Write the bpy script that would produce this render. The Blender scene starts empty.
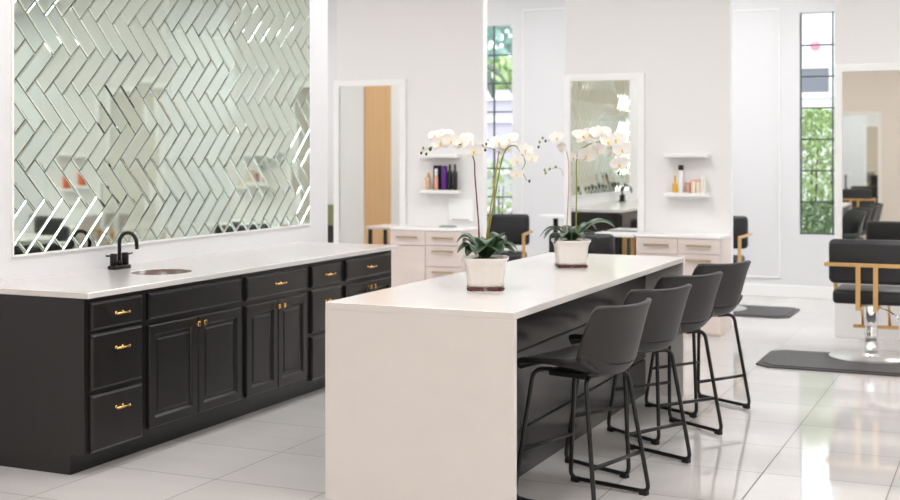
import bpy, bmesh, math, random
from mathutils import Vector, Matrix
random.seed(7)
C = bpy.context.scene.collection
PI = math.pi

# ------------------------------------------------------------------ materials
def mat(name, col, rough=.5, metal=0., spec=.5, noise=0., nscale=20., bump=0., bscale=60., coat=0., emit=None, trans=0., sss=0.):
    m = bpy.data.materials.new(name); m.use_nodes = True
    nt = m.node_tree; b = nt.nodes['Principled BSDF']
    b.inputs['Base Color'].default_value = (*col, 1)
    b.inputs['Roughness'].default_value = rough
    b.inputs['Metallic'].default_value = metal
    b.inputs['Specular IOR Level'].default_value = spec
    b.inputs['Coat Weight'].default_value = coat
    b.inputs['Transmission Weight'].default_value = trans
    if emit:
        b.inputs['Emission Color'].default_value = (*emit[0], 1); b.inputs['Emission Strength'].default_value = emit[1]
    tc = nt.nodes.new('ShaderNodeTexCoord')
    if noise:
        n = nt.nodes.new('ShaderNodeTexNoise'); n.inputs['Scale'].default_value = nscale; n.inputs['Detail'].default_value = 4
        nt.links.new(tc.outputs['Object'], n.inputs['Vector'])
        r = nt.nodes.new('ShaderNodeMix'); r.data_type = 'RGBA'
        r.inputs['A'].default_value = (*[c * (1 - noise) for c in col], 1)
        r.inputs['B'].default_value = (*[min(1, c * (1 + noise)) for c in col], 1)
        nt.links.new(n.outputs['Fac'], r.inputs['Factor']); nt.links.new(r.outputs['Result'], b.inputs['Base Color'])
    if bump:
        n2 = nt.nodes.new('ShaderNodeTexNoise'); n2.inputs['Scale'].default_value = bscale
        nt.links.new(tc.outputs['Object'], n2.inputs['Vector'])
        bp = nt.nodes.new('ShaderNodeBump'); bp.inputs['Strength'].default_value = bump; bp.inputs['Distance'].default_value = .01
        nt.links.new(n2.outputs['Fac'], bp.inputs['Height']); nt.links.new(bp.outputs['Normal'], b.inputs['Normal'])
    return m

def wood(name, c1, c2, scale, axis, rough=.5):
    m = mat(name, c1, rough); nt = m.node_tree; b = nt.nodes['Principled BSDF']
    tc = nt.nodes.new('ShaderNodeTexCoord'); mp = nt.nodes.new('ShaderNodeMapping')
    s = [scale * 12] * 3; s[axis] = scale; mp.inputs['Scale'].default_value = s
    n = nt.nodes.new('ShaderNodeTexNoise'); n.inputs['Scale'].default_value = 1.6; n.inputs['Detail'].default_value = 6; n.inputs['Distortion'].default_value = .6
    r = nt.nodes.new('ShaderNodeMix'); r.data_type = 'RGBA'
    r.inputs['A'].default_value = (*c1, 1); r.inputs['B'].default_value = (*c2, 1)
    nt.links.new(tc.outputs['Object'], mp.inputs['Vector']); nt.links.new(mp.outputs['Vector'], n.inputs['Vector'])
    nt.links.new(n.outputs['Fac'], r.inputs['Factor']); nt.links.new(r.outputs['Result'], b.inputs['Base Color'])
    return m

def floor_mat():
    m = mat('polished_tile', (.66, .63, .60), .045, spec=.6); nt = m.node_tree; b = nt.nodes['Principled BSDF']
    N = nt.nodes.new; L = nt.links.new
    tc = N('ShaderNodeTexCoord'); sx = N('ShaderNodeSeparateXYZ'); L(tc.outputs['Object'], sx.inputs[0])
    def M(op, a, b_=None):
        n = N('ShaderNodeMath'); n.operation = op
        for i, v in enumerate((a, b_)):
            if v is None: continue
            if isinstance(v, (int, float)): n.inputs[i].default_value = v
            else: L(v, n.inputs[i])
        return n.outputs[0]
    out = []; cell = []
    for k, off in ((0, 3.538 + 12), (1, -5.155 + 12)):
        t = M('DIVIDE', M('ADD', sx.outputs[k], off), .6)
        f = M('FRACT', t); cell.append(M('FLOOR', t))
        d = M('MINIMUM', f, M('SUBTRACT', 1., f))
        out.append(M('LESS_THAN', d, .0050))
    g = M('MAXIMUM', *out)
    cx = N('ShaderNodeCombineXYZ'); L(cell[0], cx.inputs[0]); L(cell[1], cx.inputs[1])
    wn = N('ShaderNodeTexWhiteNoise'); L(cx.outputs[0], wn.inputs['Vector'])
    mp = N('ShaderNodeMapping'); mp.inputs['Scale'].default_value = (1.2, 4.5, 1); mp.inputs['Rotation'].default_value = (0, 0, .5)
    L(tc.outputs['Object'], mp.inputs['Vector'])
    ns = N('ShaderNodeTexNoise'); ns.inputs['Scale'].default_value = 1.3; ns.inputs['Detail'].default_value = 5; L(mp.outputs[0], ns.inputs['Vector'])
    f = M('ADD', M('MULTIPLY', wn.outputs['Value'], .35), M('MULTIPLY', ns.outputs['Fac'], .65))
    r = N('ShaderNodeMix'); r.data_type = 'RGBA'; r.inputs['A'].default_value = (.59, .565, .545, 1); r.inputs['B'].default_value = (.71, .695, .685, 1)
    L(f, r.inputs['Factor'])
    r2 = N('ShaderNodeMix'); r2.data_type = 'RGBA'; r2.inputs['B'].default_value = (.13, .12, .11, 1)
    L(g, r2.inputs['Factor']); L(r.outputs['Result'], r2.inputs['A']); L(r2.outputs['Result'], b.inputs['Base Color'])
    ro = M('ADD', M('MULTIPLY', g, .4), .045); L(ro, b.inputs['Roughness'])
    return m

def leaf_mat(name, c1, c2, scale=3.):
    m = mat(name, c1, .35, noise=0); nt = m.node_tree; b = nt.nodes['Principled BSDF']
    tc = nt.nodes.new('ShaderNodeTexCoord'); n = nt.nodes.new('ShaderNodeTexNoise'); n.inputs['Scale'].default_value = scale
    r = nt.nodes.new('ShaderNodeMix'); r.data_type = 'RGBA'; r.inputs['A'].default_value = (*c1, 1); r.inputs['B'].default_value = (*c2, 1)
    nt.links.new(tc.outputs['Object'], n.inputs['Vector']); nt.links.new(n.outputs['Fac'], r.inputs['Factor'])
    nt.links.new(r.outputs['Result'], b.inputs['Base Color'])
    return m

M = {}
M['wall'] = mat('wall_paint_warm', (.785, .775, .77), .6, bump=.03, bscale=150)
M['wall_cool'] = mat('wall_paint_cool', (.71, .71, .72), .6, bump=.03, bscale=150)
M['wall_beige'] = mat('wall_paint_beige', (.79, .745, .70), .6)
M['trim'] = mat('trim_white', (.86, .86, .85), .4)
M['ceiling'] = mat('ceiling_white', (.86, .85, .83), .8)
M['floor'] = floor_mat()
M['quartz'] = mat('white_quartz', (.70, .672, .65), .16, noise=.03, nscale=9)
M['black_wood'] = wood('black_painted_wood', (.008, .007, .007), (.014, .012, .012), .9, 2, .33)
M['island_wood'] = wood('charcoal_laminate', (.009, .009, .010), (.017, .016, .018), .8, 1, .22)
M['gold'] = mat('brushed_gold', (.83, .52, .20), .22, 1.)
M['gold_matte'] = mat('satin_gold', (.74, .47, .20), .38, .85)
M['brass_dull'] = mat('dull_brass', (.50, .37, .22), .4, .7)
M['black_metal'] = mat('black_metal', (.018, .016, .016), .38, .6)
M['black_matte'] = mat('black_matte_metal', (.012, .012, .012), .35, .3)
M['rubber'] = mat('black_rubber', (.012, .012, .012), .7)
M['mat_rubber'] = mat('grey_rubber_mat', (.060, .055, .056), .5, bump=.3, bscale=90)
M['leather'] = mat('charcoal_leather', (.014, .013, .0132), .40, bump=.12, bscale=180)
M['vinyl'] = mat('black_vinyl', (.009, .009, .011), .4, bump=.08, bscale=120)
M['chrome'] = mat('chrome', (.85, .85, .85), .06, 1.)
M['mirror'] = mat('mirror_silver', (.90, .92, .90), .012, 1.)
M['tile_mirror'] = mat('bevelled_mirror_glass', (.72, .80, .71), .03, 1.)
M['sink'] = mat('sink_ceramic', (.17, .115, .095), .25)
M['pink_wood'] = wood('pale_pink_oak', (.66, .565, .52), (.76, .68, .64), .9, 0, .45)
M['wood_wall'] = wood('honey_oak', (.60, .36, .17), (.72, .46, .24), .7, 2, .5)
M['pot'] = mat('glazed_white_pot', (.76, .72, .68), .3)
M['pot_base'] = mat('dark_red_tray', (.10, .018, .015), .3, noise=.6, nscale=14)
M['moss'] = mat('moss_green', (.10, .13, .03), .9, noise=.5, nscale=60)
M['leaf'] = leaf_mat('orchid_leaf', (.012, .032, .014), (.04, .085, .03), 14)
M['leaf_pale'] = leaf_mat('orchid_leaf_pale', (.07, .14, .08), (.13, .22, .13), 14)
M['petal'] = mat('orchid_petal', (.85, .83, .79), .45)
M['lip'] = mat('orchid_lip_yellow', (.85, .55, .10), .45)
M['stem_brown'] = mat('stem_brown', (.14, .06, .035), .5, noise=.3, nscale=40)
M['stem_gold'] = mat('stem_golden', (.42, .26, .07), .5, noise=.25, nscale=40)
M['stem_green'] = mat('stem_green', (.20, .24, .05), .5)
M['stem_pink'] = mat('stem_pink', (.55, .33, .30), .5, noise=.3, nscale=40)
M['bud'] = mat('bud_green', (.22, .27, .08), .5)
M['bud_dark'] = mat('bud_dark_green', (.07, .10, .03), .5)
M['glass'] = mat('window_glass', (1, 1, 1), .0, trans=1.)
M['glass'].node_tree.nodes['Principled BSDF'].inputs['IOR'].default_value = 1.02
M['mullion'] = mat('dark_mullion', (.06, .08, .075), .4)
M['soil'] = mat('outdoor_paving', (.42, .42, .40), .9, noise=.2, nscale=2)
M['house'] = mat('house_siding', (.55, .52, .60), .7)
M['house_white'] = mat('house_white', (.80, .80, .80), .7)
M['house_glass'] = mat('house_window_glass', (.20, .21, .24), .2)
M['bush'] = leaf_mat('bush_leaf', (.24, .38, .12), (.62, .74, .40), 3.5)
M['bush_dark'] = leaf_mat('bush_leaf_dark', (.07, .14, .06), (.26, .38, .16), 2.5)
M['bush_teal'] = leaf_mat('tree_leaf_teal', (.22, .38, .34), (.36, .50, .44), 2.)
M['palm'] = mat('palm_leaf', (.10, .13, .11), .6)
M['bark'] = mat('bark', (.14, .10, .07), .9)
M['fill_lamp'] = mat('fill_lamp_diffuser', (.9, .9, .9), .6, emit=((.985, .992, 1.), 5.8))  # glow of the unseen overhead panels added as room fill
M['fill_lamp_warm'] = mat('warm_fill_lamp_diffuser', (.9, .85, .8), .6, emit=((1., .86, .74), 3.6))  # dimmer warm glow, added to tint surfaces facing the camera
M['steel'] = mat('satin_steel', (.80, .80, .79), .28, 1.)
def colour(name, c, rough=.3, trans=0.): M[name] = mat(name, c, rough, trans=trans)
colour('amber', (.80, .42, .04)); colour('peach', (.85, .42, .30)); colour('cream', (.85, .74, .58)); colour('copper_pink', (.58, .32, .25))
colour('white_plastic', (.86, .86, .85)); colour('black_plastic', (.012, .012, .013)); colour('purple', (.10, .02, .22)); colour('tan', (.72, .48, .32))
colour('pale_glass', (.82, .80, .74)); colour('olive', (.18, .20, .10)); colour('dark_green', (.02, .06, .04)); colour('red_orange', (.75, .16, .06)); colour('grey_metal', (.35, .37, .37)); colour('pink', (.9, .35, .45))

# ------------------------------------------------------------------ geometry helpers
def merge(bm, t, smooth=False):
    me = bpy.data.meshes.new('t'); 
    for f in t.faces: f.smooth = smooth
    t.to_mesh(me); t.free(); bm.from_mesh(me); bpy.data.meshes.remove(me)
def box(bm, x0, x1, y0, y1, z0, z1, bev=0., seg=1, smooth=False, rot=None):
    t = bmesh.new(); bmesh.ops.create_cube(t, size=1)
    for v in t.verts:
        v.co = Vector(((x0 + x1) / 2 + v.co.x * (x1 - x0), (y0 + y1) / 2 + v.co.y * (y1 - y0), (z0 + z1) / 2 + v.co.z * (z1 - z0)))
    if bev: bmesh.ops.bevel(t, geom=t.edges[:], offset=bev, segments=seg, affect='EDGES', profile=.5)
    if rot: bmesh.ops.transform(t, matrix=rot, verts=t.verts)
    merge(bm, t, smooth or seg > 1)
def fillet(pts, r, n=5):
    pts = [Vector(p) for p in pts]; out = [pts[0]]
    for i in range(1, len(pts) - 1):
        a, b, c = pts[i - 1], pts[i], pts[i + 1]
        k = min(r, (a - b).length * .45, (c - b).length * .45)
        p, q = b + (a - b).normalized() * k, b + (c - b).normalized() * k
        for j in range(n + 1):
            t = j / n; out.append(p * (1 - t) ** 2 + b * 2 * t * (1 - t) + q * t * t)
    out.append(pts[-1]); return out
def spline(pts, n=6):
    P = [Vector(p) for p in pts]; P = [P[0] * 2 - P[1]] + P + [P[-1] * 2 - P[-2]]; out = []
    for i in range(1, len(P) - 2):
        for j in range(n):
            t = j / n
            out.append(.5 * ((2 * P[i]) + (P[i + 1] - P[i - 1]) * t + (2 * P[i - 1] - 5 * P[i] + 4 * P[i + 1] - P[i + 2]) * t * t + (3 * P[i] - P[i - 1] - 3 * P[i + 1] + P[i + 2]) * t ** 3))
    out.append(P[-2]); return out
def tube(bm, pts, r, n=8, r2=None):
    t = bmesh.new(); pts = [Vector(p) for p in pts]; rings = []
    d = (pts[1] - pts[0]).normalized(); u = d.orthogonal().normalized()
    for i, p in enumerate(pts):
        if 0 < i < len(pts) - 1: d = (pts[i + 1] - pts[i - 1]).normalized()
        elif i: d = (pts[i] - pts[i - 1]).normalized()
        u = (u - d * u.dot(d)).normalized(); w = d.cross(u)
        rr = r if r2 is None else r + (r2 - r) * i / (len(pts) - 1)
        rings.append([t.verts.new(p + (u * math.cos(a) + w * math.sin(a)) * rr) for a in [2 * PI * k / n for k in range(n)]])
    for a, b in zip(rings, rings[1:]):
        for k in range(n): t.faces.new((a[k], a[(k + 1) % n], b[(k + 1) % n], b[k]))
    t.faces.new(rings[0][::-1]); t.faces.new(rings[-1])
    merge(bm, t, True)
def lathe(bm, prof, x=0, y=0, n=24, rot=None):
    t = bmesh.new(); rings = []
    for r, z in prof:
        rings.append([t.verts.new((x + r * math.cos(2 * PI * k / n), y + r * math.sin(2 * PI * k / n), z)) for k in range(n)])
    for a, b in zip(rings, rings[1:]):
        for k in range(n): t.faces.new((a[k], a[(k + 1) % n], b[(k + 1) % n], b[k]))
    t.faces.new(rings[0][::-1]); t.faces.new(rings[-1])
    if rot: bmesh.ops.transform(t, matrix=rot, verts=t.verts)
    merge(bm, t, True)
def ball(bm, c, r, sx=1, sy=1, sz=1, sub=2):
    t = bmesh.new(); bmesh.ops.create_icosphere(t, subdivisions=sub, radius=r)
    for v in t.verts: v.co = Vector((c[0] + v.co.x * sx, c[1] + v.co.y * sy, c[2] + v.co.z * sz))
    merge(bm, t, True)
def prism(bm, poly, z0, z1):
    t = bmesh.new(); a = [t.verts.new((x, y, z0)) for x, y in poly]; b = [t.verts.new((x, y, z1)) for x, y in poly]
    t.faces.new(a[::-1]); t.faces.new(b); n = len(poly)
    for k in range(n): t.faces.new((a[k], a[(k + 1) % n], b[(k + 1) % n], b[k]))
    bmesh.ops.recalc_face_normals(t, faces=t.faces); merge(bm, t)

def obj(name, bm, m, parent=None, sharp=False):
    me = bpy.data.meshes.new(name); 
    bm.to_mesh(me); bm.free()
    me.materials.append(M[m] if isinstance(m, str) else m)
    if sharp: me.set_sharp_from_angle(angle=R(40))
    o = bpy.data.objects.new(name, me); C.objects.link(o)
    if parent: o.parent = parent
    return o
def R(d): return math.radians(d)
def tag(o, label, cat, group=None, kind=None):
    if label: o['label'] = label
    if cat: o['category'] = cat
    if group: o['group'] = group
    if kind: o['kind'] = kind
    return o
def thing(name, label, cat, loc=(0, 0, 0), rz=0, group=None):
    o = bpy.data.objects.new(name, None); C.objects.link(o); o.empty_display_size = .1
    o.location = loc; o.rotation_euler = (0, 0, rz)
    return tag(o, label, cat, group)
def struct(name, bm, m, parent=None, label=None, sharp=False):
    o = obj(name, bm, m, parent, sharp)
    if not parent: o['kind'] = 'structure'
    if label: o['label'] = label
    return o
def dup(root, loc, rz, label, group=None):
    def cp(o, par):
        c = o.copy(); C.objects.link(c)
        if par: c.parent = par
        for ch in o.children: cp(ch, c)
        return c
    kids = list(root.children); r = root.copy(); C.objects.link(r)
    for k in kids: cp(k, r)
    r.location = loc; r.rotation_euler = (0, 0, rz); r['label'] = label
    if group: r['group'] = group
    return r
def B(*a, **k):
    bm = bmesh.new(); box(bm, *a, **k); return bm

# ------------------------------------------------------------------ room
XL, XR, Y0, Y1, H = -8.6, 6.0, -5.0, 14.0, 3.7
struct('floor', B(XL - .1, XR + .1, Y0 - .1, Y1 + .1, -.1, 0), 'floor')
struct('ceiling', B(XL - .1, XR + .1, Y0 - .1, Y1 + .1, H, H + .1), 'ceiling')
bm = bmesh.new()
box(bm, XL - .1, XL, Y0, 5.27, 0, H); box(bm, XL - .1, XL, 6.10, Y1, 0, H)
struct('wall_left', bm, 'wall')
struct('trim_4', B(XL - .1, XL + .02, 5.27, 6.10, 0, H), 'wood_wall', label='honey coloured wood panelling on the left wall')
# right wall with tall openings
bm = bmesh.new()
box(bm, XR, XR + .1, Y0, Y1, 0, H)
struct('wall_right', bm, 'wall')
# wall behind the camera with wide unseen openings added to let in daylight
bm = bmesh.new(); x = XL
for a, b in [(.4, 2.0), (2.8, 4.4)]:
    box(bm, x, a, Y0 - .1, Y0, 0, H); box(bm, a, b, Y0 - .1, Y0, 3.3, H); box(bm, a, b, Y0 - .1, Y0, 0, .35); x = b
box(bm, x, XR, Y0 - .1, Y0, 0, H)
struct('wall_front', bm, 'wall_beige')
# far window wall: three slim windows
WZ0, WZ1 = .68, 3.066
wins = [(-5.94, -5.43), (-2.12, -1.44), (1.70, 2.38)]
bm = bmesh.new(); x = XL
for a, b in wins:
    box(bm, x, a, Y1, Y1 + .16, 0, H); box(bm, a, b, Y1, Y1 + .16, 0, WZ0); box(bm, a, b, Y1, Y1 + .16, WZ1, H); x = b
box(bm, x, XR, Y1, Y1 + .16, 0, H)
struct('wall_back', bm, 'wall_cool')
for i, (a, b) in enumerate(wins):
    bm = bmesh.new(); z = WZ0 + .01
    while z < WZ1 - .05 + .04:
        box(bm, a, b, Y1 + .06, Y1 + .085, z - .008, z + .008); z += (WZ1 - WZ0 - .02) / 7
    for xx in (a + .008, (a + b) / 2, b - .008): box(bm, xx - .008, xx + .008, Y1 + .058, Y1 + .087, WZ0, WZ1)
    w = struct('window_%d' % (i + 1), bm, 'mullion')
    obj('pane', B(a + .01, b - .01, Y1 + .07, Y1 + .075, WZ0 + .01, WZ1 - .01), 'glass', w)
# raised wall panel mouldings and baseboards
def molding(name, x0, x1, z0, z1):
    bm = bmesh.new(); t = .018
    box(bm, x0, x1, Y1 - .014, Y1, z1 - t, z1, .004); box(bm, x0, x1, Y1 - .014, Y1, z0, z0 + t, .004)
    box(bm, x0, x0 + t, Y1 - .014, Y1, z0, z1, .004); box(bm, x1 - t, x1, Y1 - .014, Y1, z0, z1, .004)
    struct(name, bm, 'trim')
molding('trim_1', -5.30, -4.02, .2, 3.24)
molding('trim_2', -3.7, -2.32, .2, 3.12)
molding('trim_3', -1.3, 1.5, .2, 3.12)
struct('baseboard_back', B(XL, XR, Y1 - .018, Y1, 0, .13, .004), 'trim')
struct('baseboard_left', B(XL, XL + .018, Y0, 4.99, 0, .13, .004), 'trim')
struct('baseboard_right', B(XR - .018, XR, Y0, Y1 - .02, 0, .13, .004), 'trim')

# mirror wall (free-standing partition)
WX = -4.90
struct('wall_mirror_side', B(WX - .2, WX, 1.5, 8.66, 0, H), 'wall_cool')
# styling partitions
PW = 2.415; PY = 11.2
parts = [(-6.232, -4.64), (-3.817, -2.283), (-1.402, .13), (1.013, 2.545)]
for i, (a, b) in enumerate(parts):
    struct('wall_partition' + ('' if i == 0 else '_%d' % i), B(a, b, PY, PY + .1, 0, H), 'wall')
struct('wall_rear_partition', B(-3.35, -1.05, -1.75, -1.65, 0, H), 'wall_beige')

# unseen ceiling light panels, added to brighten the room
def added_light_panel(x, y, m, lab, grp):
    lt = thing('added_ceiling_light', lab, 'ceiling light', (x, y, H), 0, grp)
    bm = bmesh.new(); s, w = .62, .04
    box(bm, -s, s, -s, -s + w, -.03, 0); box(bm, -s, s, s - w, s, -.03, 0); box(bm, -s, -s + w, -s, s, -.03, 0); box(bm, s - w, s, -s, s, -.03, 0)
    obj('frame', bm, 'trim', lt); obj('diffuser', B(-s + w, s - w, -s + w, s - w, -.02, -.005), m, lt)
    return lt
for m, lab, grp, ys in (('fill_lamp', 'unseen square neutral white light panel added in the ceiling over the stations and island', 'added neutral ceiling light panels', (4.9, 8.6, 12.2)),
                        ('fill_lamp_warm', 'unseen square warm light panel added in the ceiling at the camera end', 'added warm ceiling light panels', (-2.5, 1.2))):
    first = None
    for x in (-6.8, -3.4, -.4, 3.2):
        for y in ys:
            if first is None: first = added_light_panel(x, y, m, lab, grp)
            else: dup(first, (x, y, H), 0, lab, grp)

# ------------------------------------------------------------------ chevron mirror
def chevron():
    my0, my1, mz0, mz1 = 5.25, 8.365, 1.033, 3.0
    W, L = .1022, .307; s2 = math.sqrt(2); g = .0026
    bm = bmesh.new()
    rnd = random.Random(3)
    OY, OZ = 5.25 + .09, 1.033 + .004
    def tile(x, y, w, h):
        # tile rectangle in herringbone frame, rotated by -45 degrees
        ex = .0115; tx, ty = rnd.uniform(-1, 1) * .009, rnd.uniform(-1, 1) * .009
        cx, cy = x + w / 2, y + h / 2
        def P(px, py, d):
            dd = d + (px - cx) * tx + (py - cy) * ty
            return Vector((WX + .006 + dd, OY + (px + py) / s2, OZ + (py - px) / s2))
        o = [(x + g, y + g), (x + w - g, y + g), (x + w - g, y + h - g), (x + g, y + h - g)]
        i_ = [(x + ex, y + ex), (x + w - ex, y + ex), (x + w - ex, y + h - ex), (x + ex, y + h - ex)]
        pc = P(cx, cy, 0)
        if not (my0 - .25 < pc.y < my1 + .25 and mz0 - .25 < pc.z < mz1 + .25): return
        vb = [bm.verts.new(P(*p, -.003)) for p in o]; vo = [bm.verts.new(P(*p, 0)) for p in o]; vi = [bm.verts.new(P(*p, .0058)) for p in i_]
        vm = [bm.verts.new(P(a[0] * .55 + c[0] * .45, a[1] * .55 + c[1] * .45, .0052)) for a, c in zip(o, i_)]
        bm.faces.new(vi)
        for k in range(4):
            bm.faces.new((vo[k], vo[(k + 1) % 4], vm[(k + 1) % 4], vm[k])); bm.faces.new((vm[k], vm[(k + 1) % 4], vi[(k + 1) % 4], vi[k])); bm.faces.new((vb[k], vb[(k + 1) % 4], vo[(k + 1) % 4], vo[k]))
    for k in range(-25, 40):
        for m in range(-8, 9):
            bx, by = k * W + m * L, k * W - m * L
            tile(bx, by, L, W); tile(bx + L, by + W - L, W, L)
    for co, no in (((0, my0, 0), (0, -1, 0)), ((0, my1, 0), (0, 1, 0)), ((0, 0, mz0), (0, 0, -1)), ((0, 0, mz1), (0, 0, 1))):
        bmesh.ops.bisect_plane(bm, geom=bm.verts[:] + bm.edges[:] + bm.faces[:], plane_co=co, plane_no=no, clear_outer=True)
    bmesh.ops.recalc_face_normals(bm, faces=bm.faces)
    t = thing('mosaic_mirror', 'large mirror of small glass tiles in a chevron pattern above the long counter', 'mirror', (0, 0, 0))
    obj('mirror_tiles', bm, 'tile_mirror', t)
    obj('backing', B(WX, WX + .002, my0, my1, mz0, mz1), 'mullion', t)
    bm = bmesh.new()
    e = .012
    for a in ((my0 - e, my0, mz0 - e, mz1 + e), (my1, my1 + e, mz0 - e, mz1 + e), (my0, my1, mz0 - e, mz0), (my0, my1, mz1, mz1 + e)):
        box(bm, WX, WX + .012, a[0], a[1], a[2], a[3])
    obj('edge_trim', bm, 'trim', t)
chevron()

# ------------------------------------------------------------------ black cabinets
FX = -4.15          # face frame plane
def pull(parent, y, z):       # bar pull, length along y
    bm = bmesh.new(); x = FX + .02
    for s in (-1, 1): tube(bm, [(x, y + s * .026, z), (x + .026, y + s * .026, z)], .0045); lathe(bm, [(.009, 0), (.009, .003), (.005, .006)], rot=Matrix.Translation((x, y + s * .026, z)) @ Matrix.Rotation(PI / 2, 4, 'Y'), n=12)
    tube(bm, [(x + .027, y - .046, z), (x + .027, y + .046, z)], .0062, 10)
    for s in (-1, 1): ball(bm, (x + .027, y + s * .046, z), .0085, sub=1)
    return obj('handle', bm, 'gold', parent)
def knob(parent, y, z):
    bm = bmesh.new(); x = FX + .02
    tube(bm, [(x, y, z), (x + .02, y, z)], .006); box(bm, x + .018, x + .032, y - .014, y + .014, z - .014, z + .014, .003)
    return obj('knob', bm, 'gold', parent)
def slab(name, parent, y0, y1, z0, z1):
    bm = bmesh.new(); t = bmesh.new()
    x0, x1, b = FX + .001, FX + .021, .012
    r = [[t.verts.new((x, y, z)) for y, z in ((y0 + i, z0 + i), (y1 - i, z0 + i), (y1 - i, z1 - i), (y0 + i, z1 - i))] for x, i in ((x0, 0), (x1 - .007, 0), (x1, b))]
    for a, c in zip(r, r[1:]):
        for k in range(4): t.faces.new((a[k], a[(k + 1) % 4], c[(k + 1) % 4], c[k]))
    t.faces.new(r[-1]); bmesh.ops.recalc_face_normals(t, faces=t.faces); merge(bm, t)
    return obj(name, bm, 'black_wood', parent)
def door(parent, y0, y1, z0, z1):
    bm = bmesh.new(); x0, x1 = FX + .001, FX + .021; f = .058
    t = bmesh.new()
    prof = ((x0, 0), (x1 - .004, 0), (x1, .005), (x1, f - .010), (x1 - .005, f - .004), (x1 - .012, f + .002), (x1 - .012, f + .016), (x1 - .008, f + .026))
    r = [[t.verts.new((x, y, z)) for y, z in ((y0 + i, z0 + i), (y1 - i, z0 + i), (y1 - i, z1 - i), (y0 + i, z1 - i))] for x, i in prof]
    for a, c in zip(r, r[1:]):
        for k in range(4): t.faces.new((a[k], a[(k + 1) % 4], c[(k + 1) % 4], c[k]))
    t.faces.new(r[-1]); bmesh.ops.recalc_face_normals(t, faces=t.faces); merge(bm, t)
    return obj('door', bm, 'black_wood', parent)
def cab_unit(y0, y1, label, end=False):
    t = thing('base_cabinet', label, 'cabinet', (0, 0, 0), 0, 'black base cabinets under the counter')
    bm = bmesh.new()
    a, b = y0 + .0005, y1 - .0005
    box(bm, FX - .02, FX, a, b, .10, .868); box(bm, WX + .01, FX - .02, a, a + .018, .10, .868); box(bm, WX + .01, FX - .02, b - .018, b, .10, .868)
    box(bm, WX + .01, WX + .02, a + .018, b - .018, .10, .868); box(bm, WX + .02, FX - .02, a + .018, b - .018, .10, .118)
    if end: box(bm, WX + .01, FX - .085, y0 + .0005, y0 + .02, 0, .0999)
    obj('body', bm, 'black_wood', t)
    obj('toe_kick', B(FX - .10, FX - .085, y0 + (.0201 if end else .0005), y1 - .0005, 0, .10), 'black_wood', t)
    return t
def drawers3(t, y0, y1):
    for z0, z1 in ((.707, .845), (.413, .688), (.108, .388)):
        d = slab('drawer', t, y0, y1, z0, z1); h = (z1 - z0)
        pull(d, (y0 + y1) / 2 + .01, z1 - (h * .5 if h < .2 else .085))
def doors2(t, y0, y1, knobz=.638, drawer=True):
    d = slab('drawer' if drawer else 'false_front', t, y0, y1, .707, .845)
    if drawer: pull(d, (y0 + y1) / 2, .776)
    m = (y0 + y1) / 2
    a = door(t, y0, m - .002, .137, .675); knob(a, m - .03, knobz)
    b = door(t, m + .002, y1, .137, .675); knob(b, m + .03, knobz)
t = cab_unit(4.93, 5.39, 'black three-drawer base cabinet nearest the camera at the end of the counter', True); drawers3(t, 4.963, 5.362)
t = cab_unit(5.39, 6.31, 'wide black cabinet with two doors below the sink'); doors2(t, 5.417, 6.285, drawer=False)
t = cab_unit(6.31, 7.06, 'black cabinet with one drawer over two doors, next past the sink cabinet'); doors2(t, 6.335, 7.033)
t = cab_unit(7.06, 7.52, 'narrow black three-drawer cabinet partly hidden behind the island corner'); drawers3(t, 7.094, 7.492)
t = cab_unit(7.52, 8.27, 'farthest black cabinet, one drawer over two doors, by the pale drawer unit', True); doors2(t, 7.548, 8.235)

# countertop with sink hole
SX, SY = -4.445, 5.94
def countertop():
    t = thing('countertop', 'long white quartz countertop over the black cabinets', 'countertop')
    me_bm = B(WX + .001, -4.112, 4.915, 8.30, .87, .90, .003)
    o = obj('slab', me_bm, 'quartz', t)
    c = bmesh.new(); lathe(c, [(.165, .8), (.165, 1.0)], SX, SY, 48); 
    for v in c.verts: v.co.y = SY + (v.co.y - SY) * 1.12
    cut = obj('cutter', c, 'quartz')
    md = o.modifiers.new('b', 'BOOLEAN'); md.operation = 'DIFFERENCE'; md.object = cut; md.solver = 'EXACT'
    dg = bpy.context.evaluated_depsgraph_get(); me = bpy.data.meshes.new_from_object(o.evaluated_get(dg))
    o.modifiers.clear(); o.data = me; bpy.data.objects.remove(cut)
countertop()
bm = bmesh.new(); prof = []
lathe_pts = [(.1635, .8985), (.1615, .8985), (.160, .83), (.14, .77), (.09, .745), (.03, .74)]
t_ = bmesh.new(); rings = []
for r_, z_ in lathe_pts: rings.append([t_.verts.new((SX + r_ * math.cos(2 * PI * k / 40), SY + 1.12 * r_ * math.sin(2 * PI * k / 40), z_)) for k in range(40)])
for a, b in zip(rings, rings[1:]):
    for k in range(40): t_.faces.new((a[k], a[(k + 1) % 40], b[(k + 1) % 40], b[k]))
t_.faces.new(rings[-1]); bmesh.ops.recalc_face_normals(t_, faces=t_.faces); merge(bm, t_, True)
# shell outside of the bowl is hidden in the sink cabinet
snk = thing('sink', 'oval undermount sink set into the white countertop', 'sink', (0, 0, 0))
obj('basin', bm, 'sink', snk)
bm = bmesh.new(); lathe(bm, [(.028, .741), (.028, .744), (.02, .745)], SX, SY, 20); obj('drain', bm, 'chrome', snk)

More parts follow.
